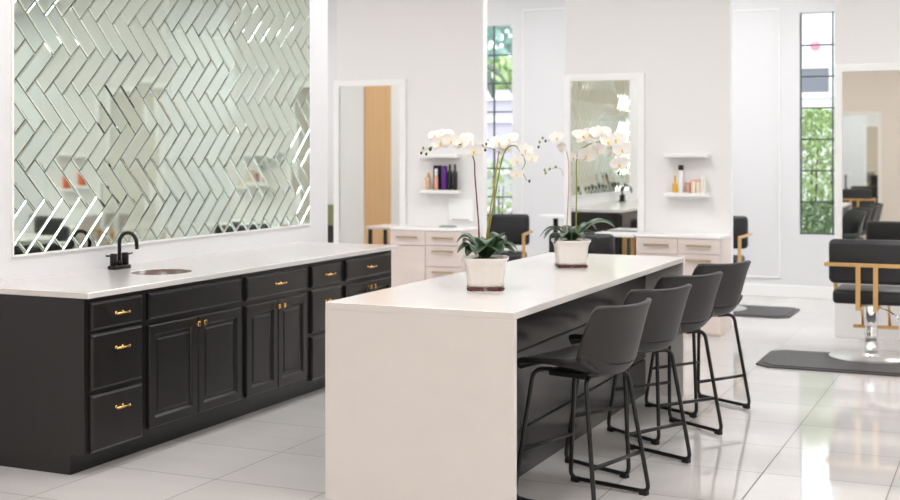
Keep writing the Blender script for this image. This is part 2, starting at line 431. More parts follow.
# faucet
fa = thing('faucet', 'matte black two-handle gooseneck faucet beside the oval sink', 'faucet', (-4.778, 5.985, .9005), 0)
bm = bmesh.new(); box(bm, -.028, .028, -.075, .075, 0, .022, .006, 2); obj('base', bm, 'black_metal', fa)
bm = bmesh.new(); tube(bm, fillet([(0, 0, .02), (0, 0, .15)], .01) + [(.062 - .062 * math.cos(a), 0, .15 + .062 * math.sin(a)) for a in [PI * k / 12 * .93 for k in range(1, 13)]] + [(.126, 0, .118)], .011, 12)
lathe(bm, [(.019, .02), (.019, .04), (.012, .05)]); obj('spout', bm, 'black_metal', fa)
for s in (-1, 1):
    bm = bmesh.new(); lathe(bm, [(.021, .02), (.021, .088), (.018, .092)], 0, s * .052, 16); h = obj('valve', bm, 'black_metal', fa)
    bm = bmesh.new(); tube(bm, [(0, s * .05, .078), (.0, s * .118, .084)], .0055); obj('lever', bm, 'black_metal', h)

# ------------------------------------------------------------------ island
IX0, IX1, IY0, IY1 = -2.882, -1.957, 5.07, 8.13
isl = thing('kitchen_island', 'long white waterfall-edge island with charcoal base in the middle of the room', 'island', (0, 0, 0))
T = .032
bm = bmesh.new(); box(bm, IX0, IX1, IY0, IY1, .90 - T, .90, .002); obj('countertop', bm, 'quartz', isl)
obj('waterfall_panel', B(IX0, IX1, IY0, IY0 + T, 0, .90 - T - .0003, .001), 'quartz', isl)
obj('waterfall_panel', B(IX0, IX1, IY1 - T, IY1, 0, .90 - T - .0003, .001), 'quartz', isl)
bm = bmesh.new(); bx = -2.205
box(bm, IX0 + .02, bx - .012, IY0 + T, IY1 - T, 0, .90 - T)
obj('base', bm, 'island_wood', isl)
for z0, z1 in ((.62, .866), (.235, .61), (0, .225)):
    box_bm = bmesh.new(); box(box_bm, bx - .012, bx, IY0 + T, IY1 - T, z0, z1, .003); obj('back_panel', box_bm, 'island_wood', isl)

# ------------------------------------------------------------------ bar stools
def make_stool():
    t = thing('bar_stool', 'x', 'bar stool', (0, 0, 0), 0, 'bar stools along the island')
    K = [ # x, z, half width, edge offset
        (.210, .598, .175, .0), (.217, .620, .198, .0), (.190, .638, .212, .004), (.09, .634, .224, .018), (-.02, .616, .230, .045),
        (-.12, .598, .232, .078), (-.185, .603, .230, .100), (-.222, .648, .229, .108), (-.243, .725, .231, .104),
        (-.258, .80, .234, .092), (-.272, .868, .232, .074), (-.283, .912, .222, .058)]
    def grid(keys, name, rim):
        bm = bmesh.new(); n = 12; rows = []
        P = spline([(k[0], k[2], k[1]) for k in keys], 3); E_ = spline([(k[3], 0, 0) for k in keys], 3)
        for i, p in enumerate(P):
            q = P[min(i + 1, len(P) - 1)] - P[max(i - 1, 0)]
            nrm = Vector((q.z, 0, -q.x)).normalized()        # points up over the seat, forward over the back
            if name == 'seat' and nrm.z < 0: nrm = -nrm
            row = []
            for j in range(n + 1):
                u = -1 + 2 * j / n; e = abs(u) ** 2.4
                z = p.z; x = p.x
                v = Vector((x, p.y * u, z)) + nrm * E_[i].x * e
                if rim and i >= len(P) - 4: v.z -= .012 * (i - (len(P) - 4)) / 3 * abs(u) ** 5
                row.append(bm.verts.new(v))
            rows.append(row)
        for a, b in zip(rows, rows[1:]):
            for j in range(n): bm.faces.new((a[j], a[j + 1], b[j + 1], b[j]))
        for f in bm.faces: f.smooth = True
        bmesh.ops.recalc_face_normals(bm, faces=bm.faces)
        o = obj(name, bm, 'leather', t)
        s = o.modifiers.new('thick', 'SOLIDIFY'); s.thickness = .024; s.offset = 0; s.use_even_offset = False
        b_ = o.modifiers.new('round', 'BEVEL'); b_.width = .007; b_.segments = 2; b_.limit_method = 'ANGLE'; b_.angle_limit = R(50)
        return o
    # fix normals sign: profile runs front -> back -> up
    def norm_ok(): pass
    grid(K[:8], 'seat', False); bk = grid(K[7:], 'backrest', True)
    # stitched seam where back meets the seat shell
    bm = bmesh.new(); box(bm, -.09, .12, -.10, .10, .566, .596, .006); obj('seat_plate', bm, 'black_matte', t)
    a, w, r = .2175, .2325, .0105
    for s in (-1, 1):
        bm = bmesh.new()
        pts = fillet([(-.095, s * .08, .574), (-.135, s * .176, .578), (-a, s * w, r + .006), (a, s * w, r + .006), (.150, s * .170, .598), (.11, s * .08, .592)], .045, 6)
        tube(bm, pts, r, 10); fr = obj('sled_leg', bm, 'black_matte', t)
        for e in (-1, 1):
            bm = bmesh.new(); box(bm, e * (a - .03) - .022, e * (a - .03) + .022, s * w - .015, s * w + .015, 0, .026, .004)
            obj('foot_pad', bm, 'rubber', fr)
    for e, z in ((-1, .205), (1, .235)):
        bm = bmesh.new(); k = z / .59
        xx = (e * a) * (1 - k) + (.150 if e > 0 else -.130) * k; yy = w * (1 - k) + .165 * k
        tube(bm, [(xx, -yy, z), (xx, yy, z)], .0095, 10); obj('footrest', bm, 'black_matte', t)
    return t
st = make_stool()
spots = [(-1.81, 5.55, 165, 'charcoal leather bar stool nearest the camera, seat tucked under the island'),
         (-1.804, 6.28, 154, 'second charcoal bar stool from the camera along the island'),
         (-1.806, 7.03, 146, 'third charcoal bar stool from the camera, behind the second one'),
         (-1.796, 7.80, 149, 'farthest charcoal bar stool at the far end of the island')]
for i, (x, y, a, lab) in enumerate(spots):
    if i == 0: st.location = (x, y, 0); st.rotation_euler = (0, 0, R(a)); st['label'] = lab
    else: dup(st, (x, y, 0), R(a), lab)

# ------------------------------------------------------------------ styling stations
def framed_mirror(xc, y, z0, z1, w, label, face=-1):
    t = thing('wall_mirror', label, 'mirror', (xc, y, 0), 0 if face < 0 else PI, 'white framed styling mirrors')
    f = .062; h = w / 2
    bm = bmesh.new()
    box(bm, -h, -h + f, -.035, -.0005, z0, z1, .003); box(bm, h - f, h, -.035, -.0005, z0, z1, .003)
    box(bm, -h + f, h - f, -.035, -.0005, z1 - f, z1, .003); box(bm, -h + f, h - f, -.035, -.0005, z0, z0 + f, .003)
    obj('frame', bm, 'trim', t)
    obj('mirror_glass', B(-h + f - .004, h - f + .004, -.020, -.012, z0 + f - .004, z1 - f + .004), 'mirror', t)
    return t
framed_mirror(-5.852, PY, .5, 2.287, .80, 'tall white framed mirror showing a wood wall, leftmost on the partitions')
framed_mirror(-3.436, PY, .5, 2.287, .76, 'tall white framed mirror behind the second orchid, showing the chevron wall')
framed_mirror(-1.015, PY, .5, 2.317, .77, 'tall white framed mirror at the right edge, behind the salon chair')
framed_mirror(-2.57, -1.65, .12, 2.287, .76, 'white framed mirror behind the camera, seen only in the right mirror', 1)

def drawer_unit(x0, label):
    t = thing('drawer_unit', label, 'cabinet', (x0, PY - .40, 0), 0, 'pale wood drawer units')
    W_ = .74; D = .397; Z = .855
    obj('body', B(0, W_, 0, D, .0, Z - .022), 'pink_wood', t)
    obj('top', B(-.005, W_ + .005, -.02, D, Z - .0215, Z, .003), 'trim', t)
    h = W_ / 2
    def dr(name, a, b, z0, z1, hz=None):
        o = obj(name, B(a + .003, b - .003, -.018, -.0005, z0 + .003, z1 - .003, .002), 'pink_wood', t)
        if hz:
            bm = bmesh.new(); c = (a + b) / 2; box(bm, c - .11, c + .11, -.046, -.036, hz - .008, hz + .008, .002)
            for s in (-1, 1): box(bm, c + s * .09 - .006, c + s * .09 + .006, -.037, -.018, hz - .005, hz + .005)
            obj('handle', bm, 'brass_dull', o)
    dr('drawer', 0, h, .69, .83, .77); dr('door', 0, h, .02, .69)
    dr('drawer', h, W_, .70, .83, .77); dr('drawer', h, W_, .50, .70, .645); dr('drawer', h, W_, .26, .50, .45); dr('drawer', h, W_, .02, .26, .2)
    return t
d1 = drawer_unit(-5.425, 'pale pink-oak drawer unit beside the leftmost mirror, past the black cabinets')
dup(d1, (-3.025, PY - .40, 0), 0, 'pale pink-oak drawer unit between the second mirror and the stools')
dup(d1, (-.60, PY - .40, 0), 0, 'pale pink-oak drawer unit right of the mirror at the right edge, mostly out of frame')

def shelf(x, z, label):
    t = thing('floating_shelf', label, 'shelf', (x, PY, z), 0, 'small white floating shelves')
    obj('board', B(-.195, .195, -.13, -.0005, -.034, 0, .004), 'trim', t); return t
s1 = shelf(-5.055, 1.551, 'empty upper white floating shelf behind the first orchid flowers')
def sh(x, z, lab): dup(s1, (x, PY, z), 0, lab)
sh(-5.055, 1.206, 'lower white floating shelf holding dark and purple bottles')
sh(-2.655, 1.560, 'empty upper white floating shelf right of the second mirror')
sh(-2.655, 1.212, 'lower white floating shelf holding amber and cream bottles')
sh(-.225, 1.556, 'upper white floating shelf on the partition past the right edge')
sh(-.225, 1.210, 'lower white floating shelf on the partition past the right edge')

def bottle(name, label, x, z, r, h, m, cap=None, caph=.02, neck=.6, g=None, capr=None, y=PY - .065):
    t = thing(name, label, 'bottle', (x, y, z + .0003), 0, g)
    bm = bmesh.new(); hb = h - caph
    lathe(bm, [(r * .92, 0), (r, .004), (r, hb * .78), (r * .9, hb * .88), (r * neck, hb * .95), (r * neck, hb)], n=18); obj('body', bm, m, t)
    bm = bmesh.new(); cr = capr or r * neck * 1.1; lathe(bm, [(cr, hb), (cr, h - .003), (cr * .85, h)], n=14); obj('cap', bm, cap or m, t)
    return t
g1 = 'hair products on the shelf behind the first orchid'; g2 = 'hair products on the shelf right of the second mirror'
z1 = 1.206; z2 = 1.212
bottle('bottle', 'small honey-coloured bottle at the left end of the dark bottle shelf', -5.185, z1, .022, .165, 'tan', 'amber', .05, .45, g1)
bottle('bottle', 'small cream bottle beside the honey bottle on the dark bottle shelf', -5.222, z1, .015, .125, 'cream', 'cream', .03, .6, g1)
bx_ = thing('product_box', 'tall black product box behind the peach bottle on the shelf', 'box', (-5.085, PY - .045, z1 + .0003), 0, g1)
obj('carton', B(-.045, .02, -.03, .03, 0, .228, .002), 'black_plastic', bx_); obj('lid', B(-.0455, .0205, -.0305, .0305, .2285, .236, .002), 'black_plastic', bx_)
bottle('bottle', 'peach bottle with white pointed cap on the dark bottle shelf', -5.085, z1, .019, .205, 'peach', 'white_plastic', .07, .75, g1, y=PY - .105)
bottle('bottle', 'deep purple bottle in the middle of the dark bottle shelf', -5.018, z1, .031, .232, 'purple', 'purple', .03, .85, g1)
bottle('bottle', 'black bottle with nozzle standing right of the purple bottle', -4.960, z1, .024, .245, 'black_plastic', 'black_plastic', .04, .4, g1)
bottle('bottle', 'black bottle with nozzle at the right end of the shelf', -4.905, z1, .024, .248, 'black_plastic', 'black_plastic', .05, .4, g1)
bottle('bottle', 'amber oil bottle at the left end of the cream bottle shelf', -2.765, z2, .022, .155, 'amber', 'amber', .06, .35, g2)
bottle('bottle', 'tall white bottle with square black cap', -2.712, z2, .024, .245, 'white_plastic', 'black_plastic', .045, .8, g2, .024)
bottle('bottle', 'short copper-pink jar bottle right of the white bottle', -2.650, z2, .023, .095, 'copper_pink', 'copper_pink', .02, .9, g2)
bottle('bottle', 'cream bottle with peach lid next to the copper jar', -2.600, z2, .021, .120, 'cream', 'peach', .02, .8, g2)
bottle('bottle', 'cream bottle with tan lid, second right of the copper jar', -2.556, z2, .020, .118, 'cream', 'tan', .02, .8, g2)
bottle('bottle', 'pale clear bottle at the right end of the cream bottle shelf', -2.513, z2, .022, .145, 'pale_glass', 'white_plastic', .02, .85, g2)
g3 = 'hair products past the right edge'
bottle('bottle', 'orange-red bottle seen only in the chevron mirror', -.20, 1.210, .045, .19, 'red_orange', 'red_orange', .03, .8, g3)
bottle('bottle', 'tan bottle seen only in the chevron mirror', -.32, 1.210, .03, .15, 'tan', 'tan', .03, .8, g3)

def wall_panel():
    t = thing('towel_dispenser', 'white wall box above the left drawer unit', 'dispenser', (-4.86, PY, .905), 0)
    bm = bmesh.new(); box(bm, -.13, .13, -.03, -.0005, 0, .215, .006, 2); obj('housing', bm, 'trim', t)
    obj('slot', B(-.09, .09, -.0315, -.0295, .012, .02), 'grey_metal', t)
wall_panel()
t = thing('metal_tray', 'small grey metal tray on the left drawer unit', 'tray', (-4.92, PY - .2, .8553), 0)
bm = bmesh.new(); box(bm, -.07, .07, -.05, .05, 0, .004); obj('base', bm, 'grey_metal', t)
bm = bmesh.new()
for a in ((-.07, .07, -.05, -.046), (-.07, .07, .046, .05), (-.07, -.066, -.05, .05), (.066, .07, -.05, .05)): box(bm, *a, .004, .018)
obj('rim', bm, 'grey_metal', t)

def side_table(loc, label, topm, legm, w, d, z, legs):
    t = thing('side_table', label, 'table', loc)
    obj('tabletop', B(-w / 2, w / 2, -d / 2, d / 2, z - .028, z, .006), topm, t)
    for x, y in legs: obj('leg', B(x - .017, x + .017, y - .017, y + .017, 0, z - .0285), legm, t)
    xs = [p[0] for p in legs]; ys = [p[1] for p in legs]
    obj('stretcher', B(min(xs) + .0175, max(xs) - .0175, max(ys) - .015, max(ys) + .015, .50, .53), legm, t)
    return t
side_table((-3.24, 10.93, 0), 'white table with gold legs in front of the second mirror, left of the drawers', 'trim', 'gold_matte', .38, .34, .855, [(-.075, .0), (.15, .0)])
side_table((-6.22, 9.95, 0), 'pale wood table reflected in the leftmost mirror', 'pink_wood', 'black_wood', .42, .45, .76, [(-.17, -.18), (.17, -.18), (-.17, .18), (.17, .18)])

# ------------------------------------------------------------------ salon chairs
def salon_chair(loc, rz, label):
    # local: sitter faces +y
    t = thing('salon_chair', label, 'chair', loc, rz, 'black salon chairs with gold frames')
    bm = bmesh.new(); box(bm, -.262, .262, -.20, .26, .415, .522, .03, 3); obj('seat', bm, 'vinyl', t, True)
    bm = bmesh.new(); box(bm, -.278, .278, -.30, -.20, .578, .908, .04, 4); obj('backrest', bm, 'vinyl', t, True)
    bm = bmesh.new(); box(bm, -.305, .305, -.325, -.301, .708, .735, .002)
    for s in (-1, 1): box(bm, s * .062 - .017, s * .062 + .017, -.326, -.302, .385, .735, .002); box(bm, s * .062 - .017, s * .062 + .017, -.325, .0, .388, .412, .002)
    obj('back_frame', bm, 'gold_matte', t)
    for s in (-1, 1):
        bm = bmesh.new(); x = s * .290
        box(bm, x - .015, x + .015, -.301, .25, .71, .733, .002); box(bm, x - .015, x + .015, .222, .25, .45, .71, .002); box(bm, min(x, s * .26) - 0, max(x, s * .26), .222, .25, .45, .475, .002)
        obj('armrest', bm, 'gold_matte', t)
    bm = bmesh.new(); lathe(bm, [(.050, .03), (.050, .19), (.046, .20), (.046, .38), (.06, .385), (.06, .414)], n=24); obj('column', bm, 'chrome', t)
    bm = bmesh.new(); lathe(bm, [(.31, 0), (.31, .005), (.305, .008), (.07, .010), (.06, .022), (.055, .031)], n=48); obj('base_plate', bm, 'steel', t, True)
    bm = bmesh.new(); tube(bm, fillet([(.05, -.02, .38), (.14, -.06, .36), (.22, -.10, .30)], .03), .006); obj('pump_lever', bm, 'chrome', t)
    bm = bmesh.new()
    for s in (-1, 1): tube(bm, fillet([(s * .1, .2, .42), (s * .1, .32, .36), (s * .1, .38, .19)], .04), .011)
    box(bm, -.17, .17, .34, .38, .17, .195, .003); obj('footrest', bm, 'gold_matte', t)
    return t
sc = salon_chair((-1.0, 10.13, 0), 0, 'black salon chair with gold frame and chrome column at the right edge')
dup(sc, (-3.255, 9.72, .0), PI, 'black salon chair mostly hidden behind the far orchid pot')
dup(sc, (-2.73, 12.62, .018), PI, 'black salon chair peeking out behind the partition edge past the stools')
dup(sc, (-4.93, 12.35, .0), PI + R(12), 'black salon chair with gold arm in front of the left slim window')
dup(sc, (-2.55, -.95, .0), PI, 'black salon chair behind the camera, reflected in the right mirror')
dup(sc, (1.35, 10.13, .0), R(15), 'black salon chair past the right edge, reflected in the chevron mirror')

def salon_mat(x0, x1, y0, y1, label, cx, cy):
    bm = bmesh.new(); c = .10
    poly = [(x0 + c, y0), (x1 - c, y0), (x1, y0 + c), (x1, y1 - c), (x1 - c, y1), (x0 + c, y1), (x0, y1 - c), (x0, y0 + c)]
    t = thing('salon_mat', label, 'floor mat', (0, 0, 0), 0, 'grey anti-fatigue mats')
    prism(bm, poly, 0.0003, .012); obj('mat_border', bm, 'mat_rubber', t)
    cxm, cym = (x0 + x1) / 2, (y0 + y1) / 2; bm = bmesh.new()
    prism(bm, [(cxm + (x - cxm) * .95, cym + (y - cym) * .9) for x, y in poly], .0121, .018); obj('mat_pad', bm, 'mat_rubber', t)
    return t
salon_mat(-1.755, -.15, 9.42, 10.26, 'dark grey floor mat under the salon chair at the right edge', -1, 10.1)
salon_mat(-3.6, -1.95, 12.20, 13.02, 'grey floor mat beyond the partition, left of the slim right window', -2.7, 12.6)
sc.location.z = .018

t = thing('black_trolley', 'slim black stand against the window wall, right of the gold-armed chair', 'trolley', (-4.52, 12.95, 0))
bm = bmesh.new(); tube(bm, [(0, 0, .02), (0, 0, .86)], .028, 12); obj('post', bm, 'black_matte', t)
bm = bmesh.new(); box(bm, -.16, .16, -.12, .12, .86, .89, .005); obj('tray', bm, 'trim', t)
bm = bmesh.new(); box(bm, -.15, .15, -.15, .15, 0, .02, .005); obj('base', bm, 'black_matte', t)
bm = bmesh.new(); box(bm, -.02, .06, -.03, .03, .44, .48, .005); obj('holder', bm, 'black_matte', t)
# far-left storage seen past the mirror wall
t = thing('side_cabinet', 'low black cabinet at the far left, seen past the end of the chevron wall', 'cabinet', (-7.72, 13.7, 0))
obj('body', B(-.30, .34, -.15, .15, 0, .65, .004), 'black_wood', t); obj('top', B(-.31, .35, -.16, .155, .6505, .67, .003), 'black_wood', t)
tag(obj('storage_box', B(-8.02, -7.80, 13.58, 13.8, .6705, .90, .004), 'tan'), 'tan box on the low black cabinet at the far left', 'box')
tag(obj('storage_box', B(-7.795, -7.50, 13.58, 13.8, .6705, .92, .004), 'olive'), 'olive green box right of the tan box at the far left', 'box')

# ------------------------------------------------------------------ orchids
def pot(parent, top=.124, bot=.094, h=.160):
    bm = bmesh.new(); t = bmesh.new()
    def ring(r, z, dent):
        pts = []
        for k in range(48):
            a = 2 * PI * k / 48
            q = max(abs(math.cos(a)), abs(math.sin(a))); sq = 1 / q
            rr = r * (sq * .62 + .38 * 1.06); u = (k % 12)
            if dent and u in (2, 4, 8, 10): rr *= .968
            pts.append(t.verts.new((rr * math.cos(a) * .92, rr * math.sin(a) * .92, z)))
        return pts
    prof = [(bot * .9, .014, 0), (bot, .018, 1), (bot + .003, .03, 1), (bot + .010, .08, 1), (bot + .014, .12, 1), (top - .008, .142, 0), (top, .150, 0), (top + .002, h, 0), (top - .008, h, 0), (top - .014, h - .02, 0)]
    rs = [ring(*p) for p in prof]
    for a, b in zip(rs, rs[1:]):
        for k in range(48): t.faces.new((a[k], a[(k + 1) % 48], b[(k + 1) % 48], b[k]))
    t.faces.new(rs[0][::-1]); t.faces.new(rs[-1])
    bmesh.ops.recalc_face_normals(t, faces=t.faces); merge(bm, t, True)
    o = obj('pot', bm, 'pot', parent)
    bm = bmesh.new(); b = bot * .93
    box(bm, -b * .9, b * .9, -b * .9, b * .9, .010, .0145)
    for sx in (-1, 1):
        for sy in (-1, 1): box(bm, sx * b - (.022 if sx > 0 else 0), sx * b + (.022 if sx < 0 else 0), sy * b - (.022 if sy > 0 else 0), sy * b + (.022 if sy < 0 else 0), 0, .015, .002)
        for a0, a1_ in ((-.75, -.12), (.10, .72)):
            box(bm, b * a0, b * a1_, sx * b - .006, sx * b + .006, .003, .0142, .001); box(bm, sx * b - .006, sx * b + .006, b * a0, b * a1_, .003, .0142, .001)
    obj('pot_stand', bm, 'pot_base', parent)
    bm = bmesh.new(); lathe(bm, [(.05, h - .035), (.083, h - .03), (.08, h - .012), (.05, h - .004), (.01, h)], n=20); obj('moss', bm, 'moss', parent)
def leaf(parent, ang, L_, W_, lift, droop, m='leaf', z=.150, base=.015):
    bm = bmesh.new(); n = 10; rows = []
    for i in range(n + 1):
        s = i / n; w = W_ * (math.sin(PI * min(1, s * .93 + .07)) ** .6) * (.35 + .65 * min(1, s * 2.2)) * .5
        if i == n: w = .002
        x = base + L_ * s; zz = z + .88 * lift * math.sin(s * PI * .70) - droop * s * s
        row = [bm.verts.new(Matrix.Rotation(ang, 3, 'Z') @ Vector((x, w * u, zz + abs(u) * w * .35))) for u in (-1, -.5, 0, .5, 1)]
        rows.append(row)
    for a, b in zip(rows, rows[1:]):
        for j in range(4): bm.faces.new((a[j], a[j + 1], b[j + 1], b[j]))
    for f in bm.faces: f.smooth = True
    o = obj('leaf', bm, m, parent); sd = o.modifiers.new('t', 'SOLIDIFY'); sd.thickness = .0022; return o
def petal_mesh(bm, ang, L_, W_, curl, R_):
    n = 6; rows = []
    for i in range(n + 1):
        s = i / n; w = W_ * .5 * (math.sin(PI * (s * .86 + .10)) ** .75)
        y = curl * (s * s) * L_
        row = []
        for u in (-1, -.5, 0, .5, 1):
            p = Vector((w * u, -y - abs(u) ** 2 * w * .18, L_ * s)); p = Matrix.Rotation(ang, 3, 'Y') @ p
            row.append(bm.verts.new(R_ @ p))
        rows.append(row)
    for a, b in zip(rows, rows[1:]):
        for j in range(4):
            f = bm.faces.new((a[j], a[j + 1], b[j + 1], b[j])); f.smooth = True
def flower(parent, pos, size, yaw=0, pitch=0, roll=0, rnd=random):
    # faces -y (towards the viewer's side) before rotation
    R_ = Matrix.Rotation(yaw, 3, 'Z') @ Matrix.Rotation(pitch, 3, 'X') @ Matrix.Rotation(roll, 3, 'Y')
    bm = bmesh.new()
    for a, L_, W_ in ((0, .95, .55), (R(128), .9, .52), (R(-128), .9, .52)): petal_mesh(bm, a, size * .5 * L_, size * .5 * W_ * 1.2, -.10, R_)
    for a in (R(72), R(-72)): petal_mesh(bm, a, size * .54, size * .56, .12, R_)
    o = obj('flower', bm, 'petal', parent); o.location = pos; o.scale = (1.14,) * 3
    bm = bmesh.new(); c = R_ @ Vector((0, -size * .07, -size * .04)); ball(bm, c, size * .058, 1, 1, 1.2, 1)
    c = R_ @ Vector((0, -size * .10, -size * .14)); ball(bm, c, size * .045, 1, 1, 1.3, 1)
    obj('lip', bm, 'lip', o)
def bud(parent, pos, r=.010, m='bud'):
    bm = bmesh.new(); ball(bm, (0, 0, 0), r, 1, 1, 1.25, 1); o = obj('bud', bm, m, parent); o.location = pos
def stem(parent, pts, r, m, r2=None, name='stem'):
    bm = bmesh.new(); tube(bm, spline(pts, 6), r, 8, r2); return obj(name, bm, m, parent)

# first orchid: local x runs to the right as seen from the shop front
k1 = 6.35 / 1269
def a1(px, py, dy=0.): return ((px - 486) * k1, dy, 1.6 - (py - 149) * k1 - .9005)
o1 = thing('potted_orchid', 'white orchid in square fluted white pot, nearer of the two on the island', 'plant', (-2.42, 5.87, .9005), R(24))
pot(o1)
for a, L_, W_, lf, dr, m in ((172, .13, .10, .135, .02, 'leaf_pale'), (195, .13, .11, .085, .03, 'leaf'), (145, .12, .10, .10, .0, 'leaf'), (12, .15, .08, .10, .03, 'leaf_pale'), (-18, .14, .10, .08, .03, 'leaf'),
                             (-60, .13, .11, .085, .03, 'leaf'), (-110, .13, .12, .085, .03, 'leaf'), (-90, .10, .10, .11, .0, 'leaf_pale'), (75, .12, .09, .11, .02, 'leaf'), (225, .12, .10, .07, .03, 'leaf'), (45, .12, .09, .13, .0, 'leaf'), (-35, .11, .09, .12, .0, 'leaf')):
    leaf(o1, R(a), L_, W_, lf, dr, m)
stem(o1, [(-.03, 0, .13), a1(479.5, 230), a1(477.5, 200), a1(475.5, 175), a1(475, 162), a1(472, 154), a1(464, 146), a1(452, 143), a1(440, 144), a1(430, 148)], .0042, 'stem_brown', .002)
stem(o1, [(.005, .01, .13), a1(489, 235, .01), a1(496, 195, .01), a1(502, 162, .01), a1(508, 148, .01), a1(516, 146, .01), a1(521, 152, .01), a1(526, 162, .01), a1(523, 171, .01), a1(528, 181, .01)], .0048, 'stem_green', .0016)
stem(o1, [(.0, .018, .13), a1(488, 232, .02), a1(495, 185, .02), a1(500, 150, .02)], .0042, 'stem_gold', .0035, 'support_stake')
stem(o1, [a1(503, 155, .01), a1(495, 150), a1(486, 147), a1(483, 149)], .0015, 'stem_green', .001, 'twig')
stem(o1, [a1(432, 147), a1(427, 149), a1(422, 152)], .0012, 'stem_green', .001, 'twig')
for px, py, s, yw, pt_, dy in ((474, 151, .085, 20, 10, -.02), (463, 143, .080, -30, -15, .0), (452, 141, .085, -5, 0, -.02), (441, 143, .085, 10, 5, -.015), (436, 136, .07, -30, -30, .02), (447, 135, .08, 30, -40, .02), (468, 138, .07, 30, -40, .025),
                           (499, 143, .085, 20, -30, -.01), (510, 140, .085, -20, -35, .0), (505, 148, .075, 30, 0, .03), (517, 161, .065, 15, 5, -.01), (517, 174, .062, 0, 10, -.015), (533, 158, .062, -25, 0, .0), (526, 150, .07, 20, -10, .01)):
    flower(o1, a1(px, py, dy), s, R(yw), R(pt_), R(random.uniform(-15, 15)))
for px, py, m in ((431, 149, 'bud_dark'), (422, 153, 'bud_dark'), (424, 148, 'bud'), (427, 154, 'bud_dark'), (434, 144, 'bud'), (483, 146, 'bud_dark'), (486, 150, 'bud_dark'), (487, 144, 'bud'), (530, 181, 'bud_dark')):
    bud(o1, a1(px, py), .0075 if py != 149 else .010, m)

k2 = 7.56 / 1269
def a2(px, py, dy=0.): return ((px - 571.5) * k2, dy, 1.6 - (py - 149) * k2 - .9005)
o2 = thing('potted_orchid', 'white orchid with broad spreading leaves, farther of the two on the island', 'plant', (-2.416, 7.2, .9005), R(24))
pot(o2)
for a, L_, W_, lf, dr, m in ((178, .17, .05, .12, .06, 'leaf'), (200, .16, .05, .11, .06, 'leaf'), (160, .15, .05, .10, .04, 'leaf'), (5, .25, .12, .14, .02, 'leaf_pale'), (30, .17, .07, .12, .02, 'leaf'), (-20, .15, .07, .08, .04, 'leaf'),
                             (-65, .13, .07, .07, .03, 'leaf'), (-120, .13, .06, .07, .03, 'leaf'), (80, .13, .07, .10, .02, 'leaf'), (225, .14, .05, .06, .05, 'leaf'), (120, .13, .06, .10, .02, 'leaf')):
    leaf(o2, R(a), L_, W_, lf, dr, m)
stem(o2, [(-.02, 0, .13), a2(567.5, 225), a2(569, 190), a2(569, 165), a2(567, 152), a2(562, 143), a2(555, 139), a2(548, 141)], .0042, 'stem_pink', .002)
stem(o2, [(.03, .0, .13), a2(576.5, 225), a2(577, 190), a2(577, 160), a2(581, 150), a2(590, 144), a2(601, 142), a2(611, 147), a2(618, 157), a2(620, 168)], .0046, 'stem_green', .002)
stem(o2, [a2(564, 176), a2(561, 169), a2(555, 168), a2(547, 171)], .0014, 'stem_green', .001, 'twig')
for px, py, s, yw, pt_, dy in ((557, 138, .07, 10, -20, -.01), (563, 148, .06, -50, 10, .0), (583, 137, .10, 25, -40, .0), (573, 158, .07, 60, 0, .0), (592, 135, .10, -30, -40, .02), (601, 134, .10, 10, -30, .01), (586, 155, .10, 20, 30, -.03),
                           (597, 150, .09, -20, 30, -.02), (608, 142, .09, 25, -15, .0), (617, 140, .09, -15, -20, .02), (622, 150, .085, 10, 0, -.01), (619, 164, .085, 15, 10, -.02), (611, 152, .07, 60, 10, .02)):
    flower(o2, a2(px, py, dy), s * 1.2, R(yw), R(pt_), R(random.uniform(-15, 15)))
for px, py, m in ((540, 142, 'bud'), (546, 141, 'bud_dark'), (539, 147, 'bud_dark'), (543, 138, 'bud'), (546, 173, 'bud'), (550, 169, 'bud'), (556, 167, 'bud'), (545, 170, 'bud'), (619, 173, 'bud_dark')):
    bud(o2, a2(px, py), .0085, m)

# ------------------------------------------------------------------ outdoors
o = obj('street_paving', B(-40, 30, 14.2, 60, -.5, -.45), 'soil'); o['kind'] = 'structure'
def shrub(name, label, x, y, w, h, m, n, ls=.10, z0=-.45, trunk=True, grp='shrubs outside the slim windows', cat='shrub', rnd=random):
    t = thing(name, label, cat, (x, y, z0), 0, grp)
    bm = bmesh.new()
    for i in range(n):
        th = rnd.uniform(0, 2 * PI); rr = (rnd.random() ** .5) * w; zz = rnd.random(); zz = .08 + .92 * zz
        pr = math.sqrt(max(.05, 1 - (2 * zz - 1) ** 2 * .85))
        c = Vector((rr * pr * math.cos(th), rr * pr * math.sin(th), zz * h))
        q = Matrix.Rotation(rnd.uniform(0, 6.3), 3, 'Z') @ Matrix.Rotation(rnd.uniform(-1.2, 1.2), 3, 'X') @ Matrix.Rotation(rnd.uniform(-1.2, 1.2), 3, 'Y')
        s = ls * rnd.uniform(.6, 1.3)
        vs = [bm.verts.new(c + q @ Vector(p) * s) for p in ((0, -1, 0), (.45, -.2, .12), (.3, .6, .05), (0, 1, 0), (-.3, .6, .05), (-.45, -.2, .12))]
        bm.faces.new(vs)
    obj('foliage', bm, m, t)
    bm = bmesh.new()
    for k in range(4 if h < 4 else 1):
        a = k * 1.7; tube(bm, [(0.03 * math.cos(a), .03 * math.sin(a), 0), (w * .25 * math.cos(a), w * .25 * math.sin(a), h * .5), (w * .4 * math.cos(a), w * .4 * math.sin(a), h * .8)], .03, 6, .008)
    obj('stem', bm, 'bark', t)
shrub('leafy_shrub', 'bright green bush filling the right slim window', -2.35, 16.5, .75, 2.55, 'bush', 5200, .042)
shrub('leafy_shrub', 'darker low bush at the foot of the right slim window', -2.0, 15.1, .5, 1.45, 'bush_dark', 2600, .036)
shrub('leafy_shrub', 'pale green bush low in the left slim window', -6.8, 17.0, .7, 1.9, 'bush', 900, .05)
